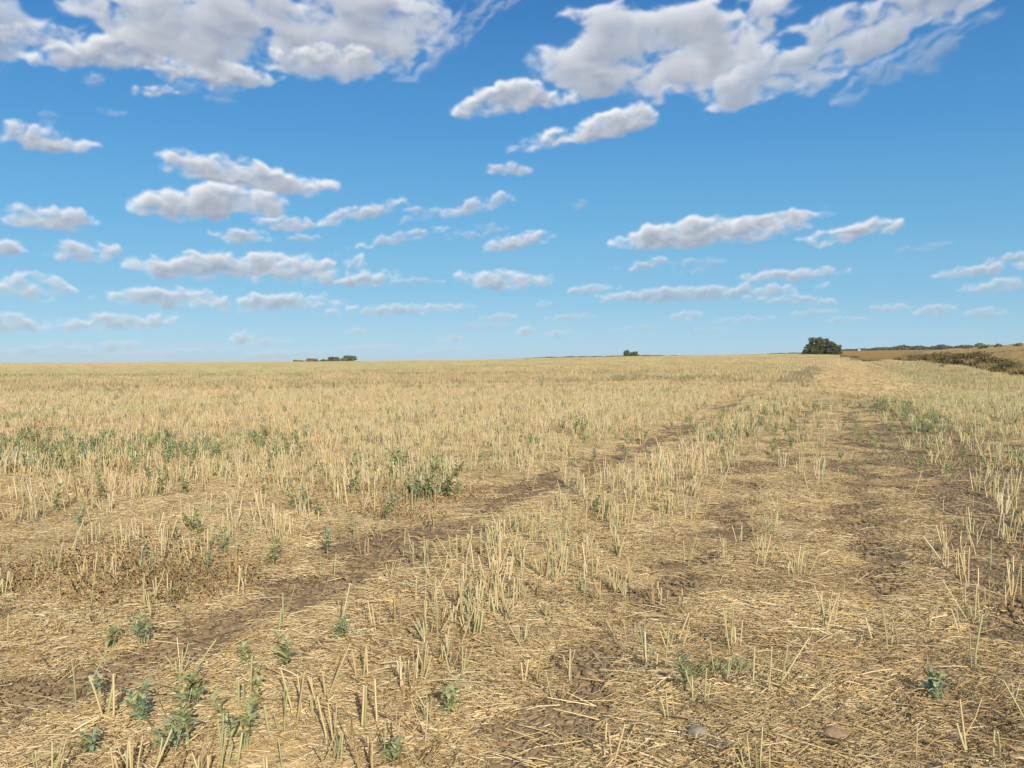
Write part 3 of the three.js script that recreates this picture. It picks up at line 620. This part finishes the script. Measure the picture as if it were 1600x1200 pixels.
  kinds.forEach((g, k) => stuff('field_weeds', g, M_WEED, ms[k], cs[k], 'low green weeds growing through the far stubble', 'weeds'));
}
function dryWeedShape(seed) {                          // a mat of fine russet twigs with seed heads
  const r = mulberry(seed), b = new MB();
  for (let k = 0; k < 30; k++) {
    const q = r() * 6.283, rr = 0.2 * Math.sqrt(r()), L = 0.05 + 0.10 * r(), a = r() * 6.283, el = 0.2 + 1.1 * r(), x = Math.cos(q) * rr, z = Math.sin(q) * rr, y = 0.05 * r(), c = [0.46 + 0.16 * r(), 0.325 + 0.11 * r(), 0.165 + 0.06 * r()];
    const e = [x + Math.cos(a) * Math.cos(el) * L, y + Math.sin(el) * L, z + Math.sin(a) * Math.cos(el) * L];
    b.tube([[x, y, z], [(x + e[0]) / 2 + 0.006, (y + e[1]) / 2, (z + e[2]) / 2], e], [0.0011, 0.001, 0.0008], 3, c, c);
    for (let m = 0; m < 3; m++) { const t = 0.3 + 0.7 * r(), g = 0.003 + 0.005 * r(), u = r() * 6.283; b.quad(lerp(x, e[0], t) + 0.008 * (r() - 0.5), lerp(y, e[1], t) + 0.006, lerp(z, e[2], t) + 0.008 * (r() - 0.5), Math.cos(u) * g, g * 0.4, Math.sin(u) * g, -Math.sin(u) * g * 0.3, g * 0.5, Math.cos(u) * g * 0.3, [0, 0.8, 0.6], c.map((v) => v * (0.9 + 0.3 * r()))); }
  }
  return b.geo();
}
{
  const r = mulberry(19), kinds = []; for (let k = 0; k < 5; k++) kinds.push(dryWeedShape(30 + k));
  const SP = [[-3.52, -7.11], [-3.05, -7.00], [-2.70, -7.33], [-2.35, -6.9], [-3.14, -7.81], [-2.79, -6.03], [-2.02, -6.03], [-1.86, -11.62], [-0.92, -10.59], [-1.17, -9.72], [-1.90, -10.14], [-0.76, -11.34], [-2.78, -12.21], [-3.41, -6.52], [-1.71, -6.71], [-1.71, -12.21], [-2.3, -6.9], [-3.3, -7.4]];
  const ms = kinds.map(() => []), cs = kinds.map(() => []);
  for (const [x0, z0] of SP) for (let k = 0; k < 14; k++) { const x = x0 + (r() + r() + r() - 1.5) * 0.55, z = z0 + (r() + r() + r() - 1.5) * 0.6; if (bare(x, z) > 0.35) continue; const q = Math.floor(r() * 5); ms[q].push(place(x, heightAt(x, z), z, r() * 6.283, 0.6 + 0.6 * r())); const l = 0.9 + 0.35 * r(); cs[q].push([l, l, l]); }
  for (let n = 0; n < 1500; n++) {
    const d = 5 + 55 * r(), a = (r() - 0.5) * 60 * rad, x = Math.sin(a) * d, z = -Math.cos(a) * d, s = across(x, z), t = along(x, z);
    if (fbm(x * 0.25 + 3, z * 0.2, 3) + 0.45 * Math.exp(-Math.pow((s + 5) / 0.7, 2)) * smooth(14, 20, t) - 0.3 * smooth(-2.5, -1, s) < 0.26 || bare(x, z) > 0.5) continue;
    const q = Math.floor(r() * 5), l = 0.9 + 0.4 * r(); ms[q].push(place(x, heightAt(x, z), z, r() * 6.283, 0.7 + 0.7 * r())); cs[q].push([l, l, l]);
  }
  kinds.forEach((g, k) => stuff('dry_weeds', g, M_TWIG, ms[k], cs[k], 'russet mats of dry withered weeds between the stubble', 'dry weeds'));
  // the grassy green clump at lower right of centre
  const b = new MB(), gx = 1.0, gz = -4.75;
  for (let k = 0; k < 130; k++) { const q = r() * 6.283, rr = 0.17 * Math.sqrt(r()), a = r() * 6.283, L = 0.05 + 0.10 * r(), g = r(), c = [0.14 + 0.14 * g, 0.17 + 0.10 * g, 0.07 + 0.05 * g]; b.leaf([Math.cos(q) * rr, 0, Math.sin(q) * rr * 0.8], [Math.cos(a) * 0.7, 1, Math.sin(a) * 0.7], [Math.cos(a + 2), 0.2, Math.sin(a + 2)], L, 0.004 + 0.003 * r(), 1.2 * r(), c, 3); }
  const t = thing('grass_clump', 'low tuft of green grass round the stubble at the lower right of centre', 'grass tuft', [gx, heightAt(gx, gz), gz]);
  part('blades', b.geo(), M_WEED, t).userData.kind = 'stuff';
}

// ------------------------------------------------------------------ crumbs and clods of soil
{
  const r = mulberry(23), kinds = [];
  for (let k = 0; k < 4; k++) {
    const q = mulberry(240 + k), parts = [];
    for (let m = 0; m < 16; m++) {
      const g = new THREE.IcosahedronGeometry(0.004 + 0.013 * Math.pow(q(), 2.5), 1), p = g.attributes.position; g.deleteAttribute('uv');
      for (let v = 0; v < p.count; v++) { const n = 1 + 0.5 * noise(p.getX(v) * 160 + m, p.getY(v) * 160 + p.getZ(v) * 120); p.setXYZ(v, p.getX(v) * n * 1.2, p.getY(v) * n * 0.75, p.getZ(v) * n); }
      g.computeVertexNormals(); const a = q() * 6.283, rr = 0.2 * Math.sqrt(q()); g.translate(Math.cos(a) * rr, 0.002, Math.sin(a) * rr); parts.push(g);
    }
    kinds.push(mergeGeometries(parts));
  }
  const m = new THREE.MeshStandardMaterial({ roughness: 1, color: new THREE.Color(0.225, 0.162, 0.096) }), ms = kinds.map(() => []), cs = kinds.map(() => []);
  for (let n = 0; n < 15000; n++) {
    const d = 3.2 + 20 * Math.pow(r(), 1.4), a = (r() - 0.5) * 64 * rad, x = Math.sin(a) * d, z = -Math.cos(a) * d; if (r() > 0.1 + bare(x, z)) continue;
    const k = Math.floor(r() * 4), l = 0.8 + 0.5 * r(); ms[k].push(place(x, heightAt(x, z), z, r() * 6.283, 0.7 + 0.8 * r())); cs[k].push([l, l, l * 0.97]);
  }
  kinds.forEach((g, k) => stuff('soil_clods', g, m, ms[k], cs[k], 'small clods and crumbs on the bare grey-brown soil', 'soil'));
}

// ------------------------------------------------------------------ trees, brush and what stands at the edge of the field
function crownGeo(seed, lobes, leaves, size, cols) {   // lobes: [x, y, z, rx, ry, rz]; many small leaf faces through their volume, denser near the skin
  const r = mulberry(seed), b = new MB(), vol = lobes.map((l) => l[3] * l[4]), sum = vol.reduce((a, q) => a + q, 0);
  lobes.forEach((l, li) => {
    const n = Math.round(leaves * vol[li] / sum), twigs = []; for (let k = 0; k < 16; k++) { const a = r() * 6.283, e = Math.asin(2 * r() - 1); twigs.push([Math.cos(a) * Math.cos(e), Math.sin(e), Math.sin(a) * Math.cos(e)]); }
    const tone = 0.8 + 0.4 * r();
    for (let k = 0; k < n; k++) {
      const tw = twigs[Math.floor(r() * twigs.length)], f = 0.55 + 0.5 * r(), j = 0.36, x = l[0] + l[3] * (tw[0] * f + (r() - 0.5) * j * 2), y = l[1] + l[4] * (tw[1] * f + (r() - 0.5) * j * 2), z = l[2] + l[5] * (tw[2] * f + (r() - 0.5) * j * 2);
      if (y < 0.05) continue;
      const a = r() * 6.283, e = r() * 3.14, s = size * (0.6 + 0.8 * r()), ax = Math.cos(a) * s, az = Math.sin(a) * s, ay = 0.3 * s * Math.cos(e), bx = -Math.sin(a) * Math.cos(e) * s * 0.6, by = Math.sin(e) * s * 0.6, bz = Math.cos(a) * Math.cos(e) * s * 0.6;
      const n3 = new THREE.Vector3(ax, ay, az).cross(new THREE.Vector3(bx, by, bz)).normalize(), c = cols[Math.floor(r() * cols.length)], g = tone * (0.75 + 0.5 * r());
      b.quad(x, y, z, ax, ay, az, bx, by, bz, [n3.x, n3.y, n3.z], c.map((v) => v * g));
    }
  });
  return b.geo();
}
function trunkGeo(seed, h, w, lean) {
  const r = mulberry(seed), b = new MB(), c = [0.10, 0.08, 0.06];
  for (let k = 0; k < 4; k++) {
    const a = r() * 6.283, L = k ? 0.5 + 0.3 * r() : lean, q = (t) => [Math.cos(a) * L * h * 0.5 * t * t + (k ? 0.06 * Math.cos(a) : 0), -0.3 + (h + 0.3) * t, Math.sin(a) * L * h * 0.5 * t * t + (k ? 0.06 * Math.sin(a) : 0)];
    b.tube([q(0), q(0.3), q(0.65), q(1)], [w, w * 0.75, w * 0.5, w * 0.2].map((v) => v * (k ? 0.6 : 1)), 6, c, c);
  }
  return b.geo();
}
const DARK = [[0.075, 0.095, 0.035], [0.10, 0.105, 0.04], [0.06, 0.085, 0.035], [0.13, 0.115, 0.05]], MIDG = [[0.13, 0.15, 0.055], [0.16, 0.16, 0.06], [0.10, 0.13, 0.05]], OLIVE = [[0.21, 0.19, 0.08], [0.17, 0.17, 0.07], [0.25, 0.20, 0.09]];
function tree(name, label, seed, x, z, w, h, leaves, size, cols, nl = 7, low = 0.1, group) {
  const r = mulberry(seed), y = landAt(x, z), t = thing(name, label, name.includes('bush') ? 'bush' : 'tree', [x, y, z], 0, group), lobes = [[0, h * 0.5, 0, w * 0.3, h * 0.3, w * 0.3], [0, h * 0.2, 0, w * 0.33, h * 0.2, w * 0.33]];
  for (let k = 0; k < nl; k++) { const a = k / nl * 6.283 + r(), e = r(), q = 0.30 * w * (1 - 0.45 * e); lobes.push([Math.cos(a) * q, h * (low + 0.18 + (0.70 - low) * e), Math.sin(a) * q, w * (0.17 + 0.08 * r()), h * (0.14 + 0.06 * r()), w * (0.17 + 0.08 * r())]); }
  part('crown', crownGeo(seed + 1, lobes, leaves, size, cols), M_CROWN, t);
  part(name.includes('bush') ? 'stem' : 'trunk', trunkGeo(seed + 2, h * 0.6, 0.02 * h + 0.03, 0.15), M_BARK, t);
  return t;
}
tree('tree', 'largest dark green tree, left in the group at the end of the field track', 201, 108.9, -345, 7.4, 6.9, 4200, 0.24, DARK, 11, 0.02);
tree('tree', 'dark round tree in the middle of the group at the end of the track', 211, 112.3, -347, 5.8, 6.0, 2600, 0.24, DARK, 9, 0.02);
tree('tree', 'slightly lower tree behind, at the right of the group at the track end', 221, 114.2, -343, 4.4, 5.0, 2000, 0.22, DARK, 8, 0.02);
tree('small_tree', 'low dark tree standing in front at the right end of the track group', 231, 111.2, -328, 3.5, 3.6, 1400, 0.18, DARK, 7, 0.0);
tree('bush', 'low dark bush at the left foot of the tree group', 241, 105.4, -345, 3.0, 2.0, 800, 0.18, DARK, 6, 0.0);
tree('bush', 'small dark bush between the large tree and the front tree', 251, 108.2, -339, 3.2, 1.7, 600, 0.16, DARK, 5, 0.0);
// far crest at the left: five tree tops
[[467, 6.6, 2.0, OLIVE, 'leftmost low olive tree on the left skyline'], [487, 7.2, 3.4, OLIVE, 'second olive tree from the left on the left skyline'], [506, 3.6, 2.5, MIDG, 'smallest green tree, in the middle of the left skyline row'], [521, 8.0, 5.2, MIDG, 'broad green tree left of the tallest one on the left skyline'], [538, 4.6, 3.9, MIDG, 'narrow green tree touching the tallest one on the left skyline'], [547, 8.2, 6.6, MIDG, 'tallest rounded tree at the right end of the left skyline row']].forEach(([px, w, h, cols, label], k) => {
  const z = -640 - k * 9, x = (px - 800) / 1500 * -z, sight = EYE + (landAt(x / -z * 380, -380) + 0.22 - EYE) * -z / 380, lift = sight - landAt(x, z);
  tree('distant_tree', label, 301 + k * 10, x, z, w * 1.35, h * 0.58 + Math.max(0, lift), 1500, 0.42, cols, 10, 0.2);
});
// middle skyline: two rounded clumps side by side
[[978.5, 4.6, 4.1, 'small round dark tree, left of the pair on the middle skyline'], [990, 8.6, 3.4, 'wider dark tree, right of the pair on the middle skyline']].forEach(([px, w, h, label], k) => {
  const z = -690 - k * 6, x = (px - 800) / 1500 * -z, sight = EYE + (landAt(x / -z * 380, -380) + 0.22 - EYE) * -z / 380, lift = sight - landAt(x, z);
  tree('distant_tree', label, 401 + k * 10, x, z, w * 1.1, h + Math.max(0, lift), 1400, 0.38, DARK, 9, 0.2);
});
// ------------------------------------------------------------------ far belts of trees that read as one mass
{
  const r = mulberry(61), kinds = []; for (let k = 0; k < 5; k++) kinds.push(crownGeo(600 + k, [[0, 1.0, 0, 2.2, 0.9, 2.2], [1.3, 1.3, 0.5, 1.4, 0.8, 1.4], [-1.2, 1.2, -0.4, 1.5, 0.9, 1.5], [0.2, 1.8, 0, 1.1, 0.7, 1.1]], 420, 0.34, DARK));
  const ms = kinds.map(() => []), cs = kinds.map(() => []), put = (x, z, y, s, sy, c) => { const k = Math.floor(r() * 5); ms[k].push(place(x, y, z, r() * 6.283, s, 0, 0, sy)); cs[k].push(c.map((v) => v * (0.8 + 0.4 * r()))); };
  for (let px = 1318; px < 1700; px += 0.9) {          // belt behind the brown field and the hill
    const z = -1010 - 60 * r(), q = px + (r() - 0.5) * 3, x = (q - 800) / 1500 * -z, fat = 0.75 + 0.5 * smooth(1340, 1420, q) - 0.4 * smooth(1500, 1560, q), hump = 1 + 0.45 * noise(q * 0.05, 3) + (Math.abs(q - 1530) < 4 ? 0.4 : 0);
    put(x, z, landAt(x, z) - 0.3, 1.5, 1.75 * fat * hump, [0.95, 1.08, 1.0]);
  }
  for (let px = 760; px < 1262; px += 1.5) {           // thin dark line along the middle skyline
    const z = -1050 - 80 * r(), x = (px - 800) / 1500 * -z, sight = EYE + (landAt(x / -z * 380, -380) + 0.2 - EYE) * -z / 380, g = smooth(755, 880, px) * (1 - 0.75 * smooth(1010, 1100, px) * smooth(1230, 1180, px));
    put(x, z, sight - 2.2, 1.5, (0.36 + 0.64 * g) * (0.9 + 0.5 * noise(px * 0.06, 8)) + 0.25, [1.0, 1.0, 1.0]);
  }
  kinds.forEach((g, k) => stuff('far_treeline', g, M_CROWN, ms[k], cs[k], 'dark belt of trees along the far skyline', 'trees'));
}
// ------------------------------------------------------------------ overgrown strip along the right edge
{
  const r = mulberry(71), BR = [[0.16, 0.12, 0.05], [0.13, 0.115, 0.045], [0.20, 0.14, 0.06], [0.10, 0.085, 0.035]];
  const on = (f, off) => { const z = -95 - 255 * f, x = edgeX(z) + off; return [x, z]; };
  [[-0.05, 2.2, 4.4, 2.2, 'dark bush cut by the right edge in the overgrown strip'], [0.035, 2.2, 4.2, 2.0, 'reddish brown bush second from the right in the overgrown strip'], [0.075, 2.4, 4.6, 2.1, 'olive brown bush at the foot of the tan slope in the strip'], [0.112, 2.0, 5.0, 2.4, 'tallest green bush in the middle of the overgrown strip'], [0.14, 3.4, 5.2, 2.5, 'dark bush just behind the tallest green one in the strip'], [0.165, 2.0, 5.6, 2.2, 'dark low bush casting the blackest shade in the overgrown strip'], [0.21, 2.3, 5.6, 2.1, 'green brown bush left of the blackest one in the strip'], [0.265, 2.6, 6.2, 2.1, 'low bush toward the left end of the overgrown strip'], [0.325, 2.6, 5.4, 0.9, 'second bush from the left end of the overgrown strip'], [0.385, 2.6, 4.4, 0.7, 'leftmost low bush of the overgrown strip'], [0.72, 2.5, 4.5, 1.5, 'flat dark brush low between the brown field and the stubble'], [0.82, 2.5, 6.0, 1.6, 'flat dark brush just right of the tree group foot']].forEach(([f, off, w, h, label], k) => { const [x, z] = on(f, f < 0.5 ? off - 1.0 : off); tree('bush', label, 501 + k * 10, x, z, w * 1.25, h * 0.76, 3600, 0.075, BR, 12, 0.0); });
  // dry grass and brush between them, one mass
  const kinds = [];
  for (let k = 0; k < 4; k++) { const q = mulberry(650 + k), b = new MB(); for (let m = 0; m < 150; m++) { const a = q() * 6.283, rr = 0.7 * Math.sqrt(q()), L = 0.35 + 0.5 * q(), c = q() < 0.45 ? [0.27, 0.195, 0.085] : [0.17, 0.135, 0.055], e = q() * 6.283, g = 0.8 + 0.4 * q(); b.leaf([Math.cos(a) * rr, -0.03, Math.sin(a) * rr], [Math.cos(e) * 0.45, 1, Math.sin(e) * 0.45], [Math.cos(e + 1), 0.2, Math.sin(e + 1)], L, 0.03, 0.9 * q(), c.map((v) => v * g), 2); } kinds.push(b.geo()); }
  const ms = kinds.map(() => []), cs = kinds.map(() => []);
  for (let n = 0; n < 12000; n++) {
    const f = -0.16 + 1.08 * r(), low = smooth(0.24, 0.32, f), [x, z] = on(f, 0.4 + (low ? 5 : 7.5) * r()), k = Math.floor(r() * 4), s = (1.2 - 0.4 * low) * (0.75 + 0.6 * r()), m = 0.75 + 0.4 * r() + 0.25 * noise(x * 0.2, z * 0.2);
    ms[k].push(place(x, landAt(x, z) - 0.02, z, r() * 6.283, s * 1.1, 0, 0, s)); cs[k].push([m, m * (1 - 0.05 * low), m * 0.95]);
  }
  for (let n = 0; n < 4200; n++) {                     // scattered over the tan slope beyond
    const d = 130 + 330 * r(), q = 0.43 + 0.2 * r(), x = q * d, z = -d; if (x < edgeX(z) + 8 || fbm(x * 0.03, z * 0.03, 3) < -0.1) continue;
    const k = Math.floor(r() * 4), m = 1.15 + 0.4 * r(); ms[k].push(place(x, landAt(x, z) - 0.05, z, r() * 6.283, 0.9, 0, 0, 0.6)); cs[k].push([m, m, m * 1.1]);
  }
  kinds.forEach((g, k) => stuff('dry_grass', g, M_STRAW, ms[k], cs[k], 'tall dry brown grass filling the strip at the right field edge', 'grass'));
  // scattered shrubs on the slope
  [[1537, -330, 5, 1.6], [1560, -360, 4, 1.3], [1590, -300, 3.5, 1.2], [1512, -400, 6, 1.5]].forEach(([px, z, w, h], k) => tree('bush', ['olive bush below the tan skyline, left of three on the slope', 'small olive bush highest on the tan slope', 'olive bush on the tan slope by the right picture edge', 'wide flat bush where the tan slope meets the tree belt'][k], 620 + k * 10, (px - 800) / 1500 * -z, z, w, h, 600, 0.2, OLIVE, 6, 0));
}
// ------------------------------------------------------------------ small white farm building far behind the brown field
{
  const z = -985, x = (1342 - 800) / 1500 * -z, t = thing('farm_building', 'tiny white farm building in front of the far tree belt', 'building', [x, landAt(x, z), z], 0.4); t.scale.setScalar(0.9);
  const w = new THREE.BoxGeometry(2.4, 1.5, 1.9); w.translate(0, 0.75, 0);
  const sh = new THREE.Shape(); sh.moveTo(-1.15, 0); sh.lineTo(1.15, 0); sh.lineTo(0, 0.7); sh.closePath();
  const rf = new THREE.ExtrudeGeometry(sh, { depth: 2.7, bevelEnabled: false }); rf.translate(0, 1.503, -1.35); rf.rotateY(Math.PI / 2);
  part('wall', w, new THREE.MeshStandardMaterial({ color: new THREE.Color(0.8, 0.8, 0.78), roughness: 0.7 }), t); part('roof', rf, new THREE.MeshStandardMaterial({ color: new THREE.Color(0.72, 0.72, 0.72), roughness: 0.6 }), t);
}
// ------------------------------------------------------------------ stones
function stone(label, x, z, size, flat, cols, seed, sink) {
  const g = new THREE.IcosahedronGeometry(1, 4), p = g.attributes.position, c = [], v = new THREE.Vector3();
  for (let k = 0; k < p.count; k++) {
    v.fromBufferAttribute(p, k); const n = 0.16 * noise(v.x * 1.3 + seed, v.y * 1.3 + v.z * 0.9) + 0.10 * noise(v.z * 2.1 + seed, v.x * 1.7 - v.y) + 0.025 * noise(v.x * 7 + v.z * 3, v.y * 7 + seed);
    p.setXYZ(k, v.x * (1 + n) * size * 0.5, v.y * (1 + n) * size * 0.5 * flat, v.z * (1 + n) * size * 0.42);
    const m = 0.85 + 0.35 * fbm(v.x * 4 + seed, v.y * 4 + v.z * 3, 3); c.push(cols[0] * m, cols[1] * m, cols[2] * m);
  }
  g.setAttribute('color', new THREE.Float32BufferAttribute(c, 3)); g.computeVertexNormals();
  const o = new THREE.Mesh(g, new THREE.MeshStandardMaterial({ vertexColors: true, roughness: 0.85 })); o.name = numbered('stone'); o.castShadow = o.receiveShadow = true;
  o.position.set(x, heightAt(x, z) + size * 0.5 * flat * sink, z); o.rotation.y = seed; o.userData = { label, category: 'stone' }; scene.add(o);
}
stone('round grey stone half buried in straw near the bottom edge', 0.788, -4.03, 0.095, 0.72, [0.30, 0.27, 0.20], 2.2, 0.7);
stone('smooth reddish tan stone lying in straw at the lower right', 1.356, -3.99, 0.115, 0.48, [0.36, 0.245, 0.15], 5.1, 0.55);
stone('small round brown stone on the straw near the bottom left', -0.955, -3.96, 0.03, 0.7, [0.30, 0.18, 0.11], 7.4, 0.5);
stone('dark low boulder lying in pale stubble in front of the strip', 0.448 * 118, -118, 0.85, 0.45, [0.10, 0.085, 0.06], 9.4, 0.5);

scene.fog = new THREE.FogExp2(new THREE.Color(0.80, 0.88, 0.95), 0.00009);

renderer.render(scene, camera);
